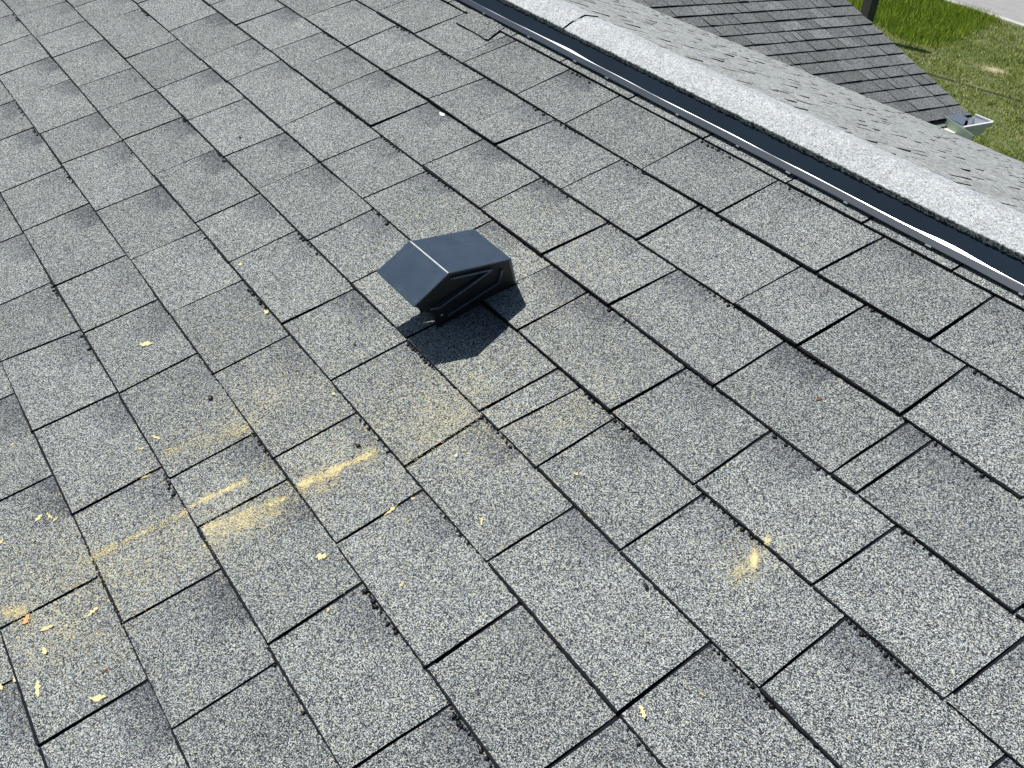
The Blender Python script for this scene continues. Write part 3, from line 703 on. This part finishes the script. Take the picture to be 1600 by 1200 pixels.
for x, y, r, lb in [(329, 623, .035, 'black tar crumb on the left above the faint streak'), (560, 698, .03, 'black tar crumb at the upper end of the brightest streak'), (555, 546-6, .02, 'black tar crumb below left of the metal vent'),
                    (376, 217, .02, 'black tar crumb on a tab in the upper left'), (222, 198, .014, 'tiny black crumb near the top left corner'), (1010, 918, .03, 'black tar crumb under a course line at the lower centre')]:
    u, v = on_roof(x, y); o0 = Vector(RW(u, v, surf_z(v)+r*.4)); VV = []
    for c in IV:
        k = random.uniform(.6, 1.3); VV.append(Vector((c.x*r*k*1.2*E, c.y*r*k*E, c.z*r*.6*E)))
    o = mesh('tar_crumb', VV, [list(f) for f in IF], M_drip); o.location = o0
    tag(o, lb, 'tar crumb', 'loose tar crumbs on the shingles')

# ---------------------------------------------------------------- ground, road, kerb, grass, post
ng = N('lawn_soil'); P = ng.coord()
f1 = ng.noise(P, 1.4, 4, .65); f2 = ng.noise(P, 9, 4, .7)
sxy = ng.new('ShaderNodeSeparateXYZ'); ng.l(P, sxy.inputs[0])
def blob(cx, cy, rx, ry):
    dx = ng.math('DIVIDE', ng.math('SUBTRACT', sxy.outputs[0], cx*E), rx*E); dy = ng.math('DIVIDE', ng.math('SUBTRACT', sxy.outputs[1], cy*E), ry*E)
    return ng.math('EXPONENT', ng.math('MULTIPLY', ng.math('ADD', ng.math('MULTIPLY', dx, dx), ng.math('MULTIPLY', dy, dy)), -1.0))
soil = ng.mix(f2, ng.ramp(f1, [(.3, (.10, .15, .035)), (.6, (.20, .22, .08)), (.8, (.38, .33, .19))]), (.07, .10, .025))
soil = ng.mix(ng.math('MULTIPLY', blob(-80.5, 133, 1.7, 1.5), ng.math('MULTIPLY_ADD', f2, 1.4, .3), clamp=True), soil, (.48, .40, .25))
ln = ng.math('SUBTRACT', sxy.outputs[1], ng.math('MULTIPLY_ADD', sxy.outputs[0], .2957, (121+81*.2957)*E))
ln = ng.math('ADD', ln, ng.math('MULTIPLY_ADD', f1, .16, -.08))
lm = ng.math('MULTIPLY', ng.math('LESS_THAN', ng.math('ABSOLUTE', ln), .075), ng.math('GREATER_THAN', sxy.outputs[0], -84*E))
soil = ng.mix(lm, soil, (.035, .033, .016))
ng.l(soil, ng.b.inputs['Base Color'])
ng.b.inputs['Roughness'].default_value = 1.0
RYE = 160.6; curbw = 2.3
def gsheet(name, x0, x1, y0, y1, dz, mat, kind='structure'):
    V = [(x0*E, y0*E, dz), (x1*E, y0*E, dz), (x1*E, y1*E, dz), (x0*E, y1*E, dz)]
    o = mesh(name, V, [(0, 1, 2, 3)], mat); tag(o, kind=kind); return o
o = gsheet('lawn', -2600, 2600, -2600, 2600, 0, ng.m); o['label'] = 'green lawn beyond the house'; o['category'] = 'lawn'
nr = N('road_concrete'); P = nr.coord()
nr.l(nr.ramp(nr.noise(P, 3, 6, .7), [(.3, (.30, .30, .295)), (.7, (.40, .395, .39))]), nr.b.inputs['Base Color']); nr.b.inputs['Roughness'].default_value = .9
bp = nr.new('ShaderNodeBump', Strength=.5, Distance=.004); nr.l(nr.noise(P, 60, 4), bp.inputs['Height']); nr.l(bp.outputs[0], nr.b.inputs['Normal'])
o = gsheet('road', -2600, 2600, RYE+curbw, RYE+60, .012, nr.m); o['label'] = 'pale grey road at the top right corner'; o['category'] = 'road'
V = [(-2600*E, RYE*E, -.05), (2600*E, RYE*E, -.05), (2600*E, (RYE+curbw)*E, -.05), (-2600*E, (RYE+curbw)*E, -.05), (-2600*E, RYE*E, .05), (2600*E, RYE*E, .05), (2600*E, (RYE+curbw)*E, .03), (-2600*E, (RYE+curbw)*E, .03)]
V, Fc = box8(V)
o = mesh('kerb', V, Fc, simple('kerb_concrete', (.55, .56, .47), .9, var=.2, scale=6)); tag(o, 'light worn kerb strip between lawn and road', 'kerb', kind='structure')

nb = N('grass_blades'); at = nb.new('ShaderNodeAttribute', attribute_name='tint'); nb.l(at.outputs['Color'], nb.b.inputs['Base Color'])
nb.b.inputs['Roughness'].default_value = .6; nb.b.inputs['Specular IOR Level'].default_value = .25
nb.b.inputs['Subsurface Weight'].default_value = 0.0
def pnoise(x, y, s, seed):
    r = np.random.default_rng(seed); o = 0
    for i in range(5):
        a, b, ph = r.normal(0, s, 3)[:3]; o = o+np.sin(a*x+b*y+ph*9)
    return o/5
def blades(nm, x0, x1, y0, y1, n, hmin, hmax, wd, cols, keep=None, seed=1, lean=.5):
    r = np.random.default_rng(seed)
    X = r.uniform(x0, x1, n)*E; Y = r.uniform(y0, y1, n)*E
    kk = np.ones(n, bool)
    if keep is not None: kk = keep(X/E, Y/E, r)
    X, Y = X[kk], Y[kk]; n = len(X)
    clump = .75+.5*pnoise(X, Y, 3.0, seed+5)+.35*pnoise(X, Y, 9.0, seed+6)
    H = r.uniform(hmin, hmax, n)*np.clip(clump, .35, 1.5); A = r.uniform(0, 2*np.pi, n); W = wd*r.uniform(.6, 1.6, n)
    L = r.uniform(0, lean, n)*H; B = r.uniform(0, 2*np.pi, n)
    V = np.zeros((n, 3, 3)); V[:, 0] = np.stack([X-np.cos(A)*W, Y-np.sin(A)*W, np.zeros(n)], 1); V[:, 1] = np.stack([X+np.cos(A)*W, Y+np.sin(A)*W, np.zeros(n)], 1)
    V[:, 2] = np.stack([X+np.cos(B)*L, Y+np.sin(B)*L, H], 1)
    Fc = np.arange(3*n).reshape(n, 3)
    cols = np.array(cols); ci = r.integers(0, len(cols), n); bias = (pnoise(X, Y, 1.2, seed+9) > .25) & (r.random(n) < .6); ci[bias] = 0
    col = cols[ci]*r.uniform(.7, 1.3, (n, 1)); colr = np.concatenate([np.repeat(col[:, None], 3, 1), np.ones((n, 3, 1))], 2)
    o = fastmesh(nm, V.reshape(-1, 3), Fc, nb.m, attrs={'tint': colr.reshape(-1, 4)}); return o
def keep_lawn(X, Y, r):
    k = Y < RYE-.3+r.normal(0, .5, len(X))
    k &= ~(((X+80.5)/2.6)**2+((Y-133)/2.0)**2 < r.uniform(.05, 1.2, len(X)))        # bare patch
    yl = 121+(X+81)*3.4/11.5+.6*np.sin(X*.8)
    k &= ~((np.abs(Y-yl) < .6) & (X > -84) & (r.random(len(X)) < .93))              # thin dark line, nearly bare of blades
    k &= ~((X > BX-62) & (X < BX-2) & (Y < 51))
    return k
o = blades('grass', -140, -25, 55, 162, 300000, .025, .075, .0060, [(.22, .29, .030), (.29, .34, .045), (.44, .44, .13), (.74, .68, .38), (.09, .14, .018), (.32, .34, .07)], keep_lawn, 3, .9)
tag(o, 'short patchy green and straw coloured lawn grass', 'grass', kind='stuff')
def keep_tall(X, Y, r):
    e = 133+1.5*np.sin(X*.35)+r.normal(0, .6, len(X)); return (Y > e) & (Y < RYE-.5) & (X < -90-(Y-130)*.30+r.normal(0, 1, len(X)))
o = blades('tall_grass', -150, -88, 128, 161, 70000, .10, .26, .006, [(.25, .36, .03), (.34, .47, .045), (.44, .54, .09), (.16, .25, .02)], keep_tall, 8, .55)
tag(o, 'longer bright green grass beside the end of the lower wing', 'grass', kind='stuff')

# dark wooden post behind the end of the lower wing
px, py = -97.5, 125.5
po = empty('wooden_post', (px*E, py*E, 0)); tag(po, 'dark weathered square post rising from the lawn behind the wing roof', 'post')
s = .75; h = 2.5
V, Fc = box8([(px*E-s*E, py*E-s*E, -.1), (px*E+s*E, py*E-s*E, -.1), (px*E+s*E, py*E+s*E, -.1), (px*E-s*E, py*E+s*E, -.1), (px*E-s*E, py*E-s*E, h), (px*E+s*E, py*E-s*E, h), (px*E+s*E, py*E+s*E, h), (px*E-s*E, py*E+s*E, h)])
bevel(mesh('shaft', V, Fc, simple('weathered_wood', (.055, .060, .052), .9, var=.35, scale=14, bump=.003), po), .008)
V, Fc = box8([(px*E-s*E*1.15, py*E-s*E*1.15, h), (px*E+s*E*1.15, py*E-s*E*1.15, h), (px*E+s*E*1.15, py*E+s*E*1.15, h), (px*E-s*E*1.15, py*E+s*E*1.15, h), (px*E-.02, py*E-.02, h+.08), (px*E+.02, py*E-.02, h+.08), (px*E+.02, py*E+.02, h+.08), (px*E-.02, py*E+.02, h+.08)])
mesh('post_cap', V, Fc, simple('post_cap', (.07, .07, .06), .8), po)
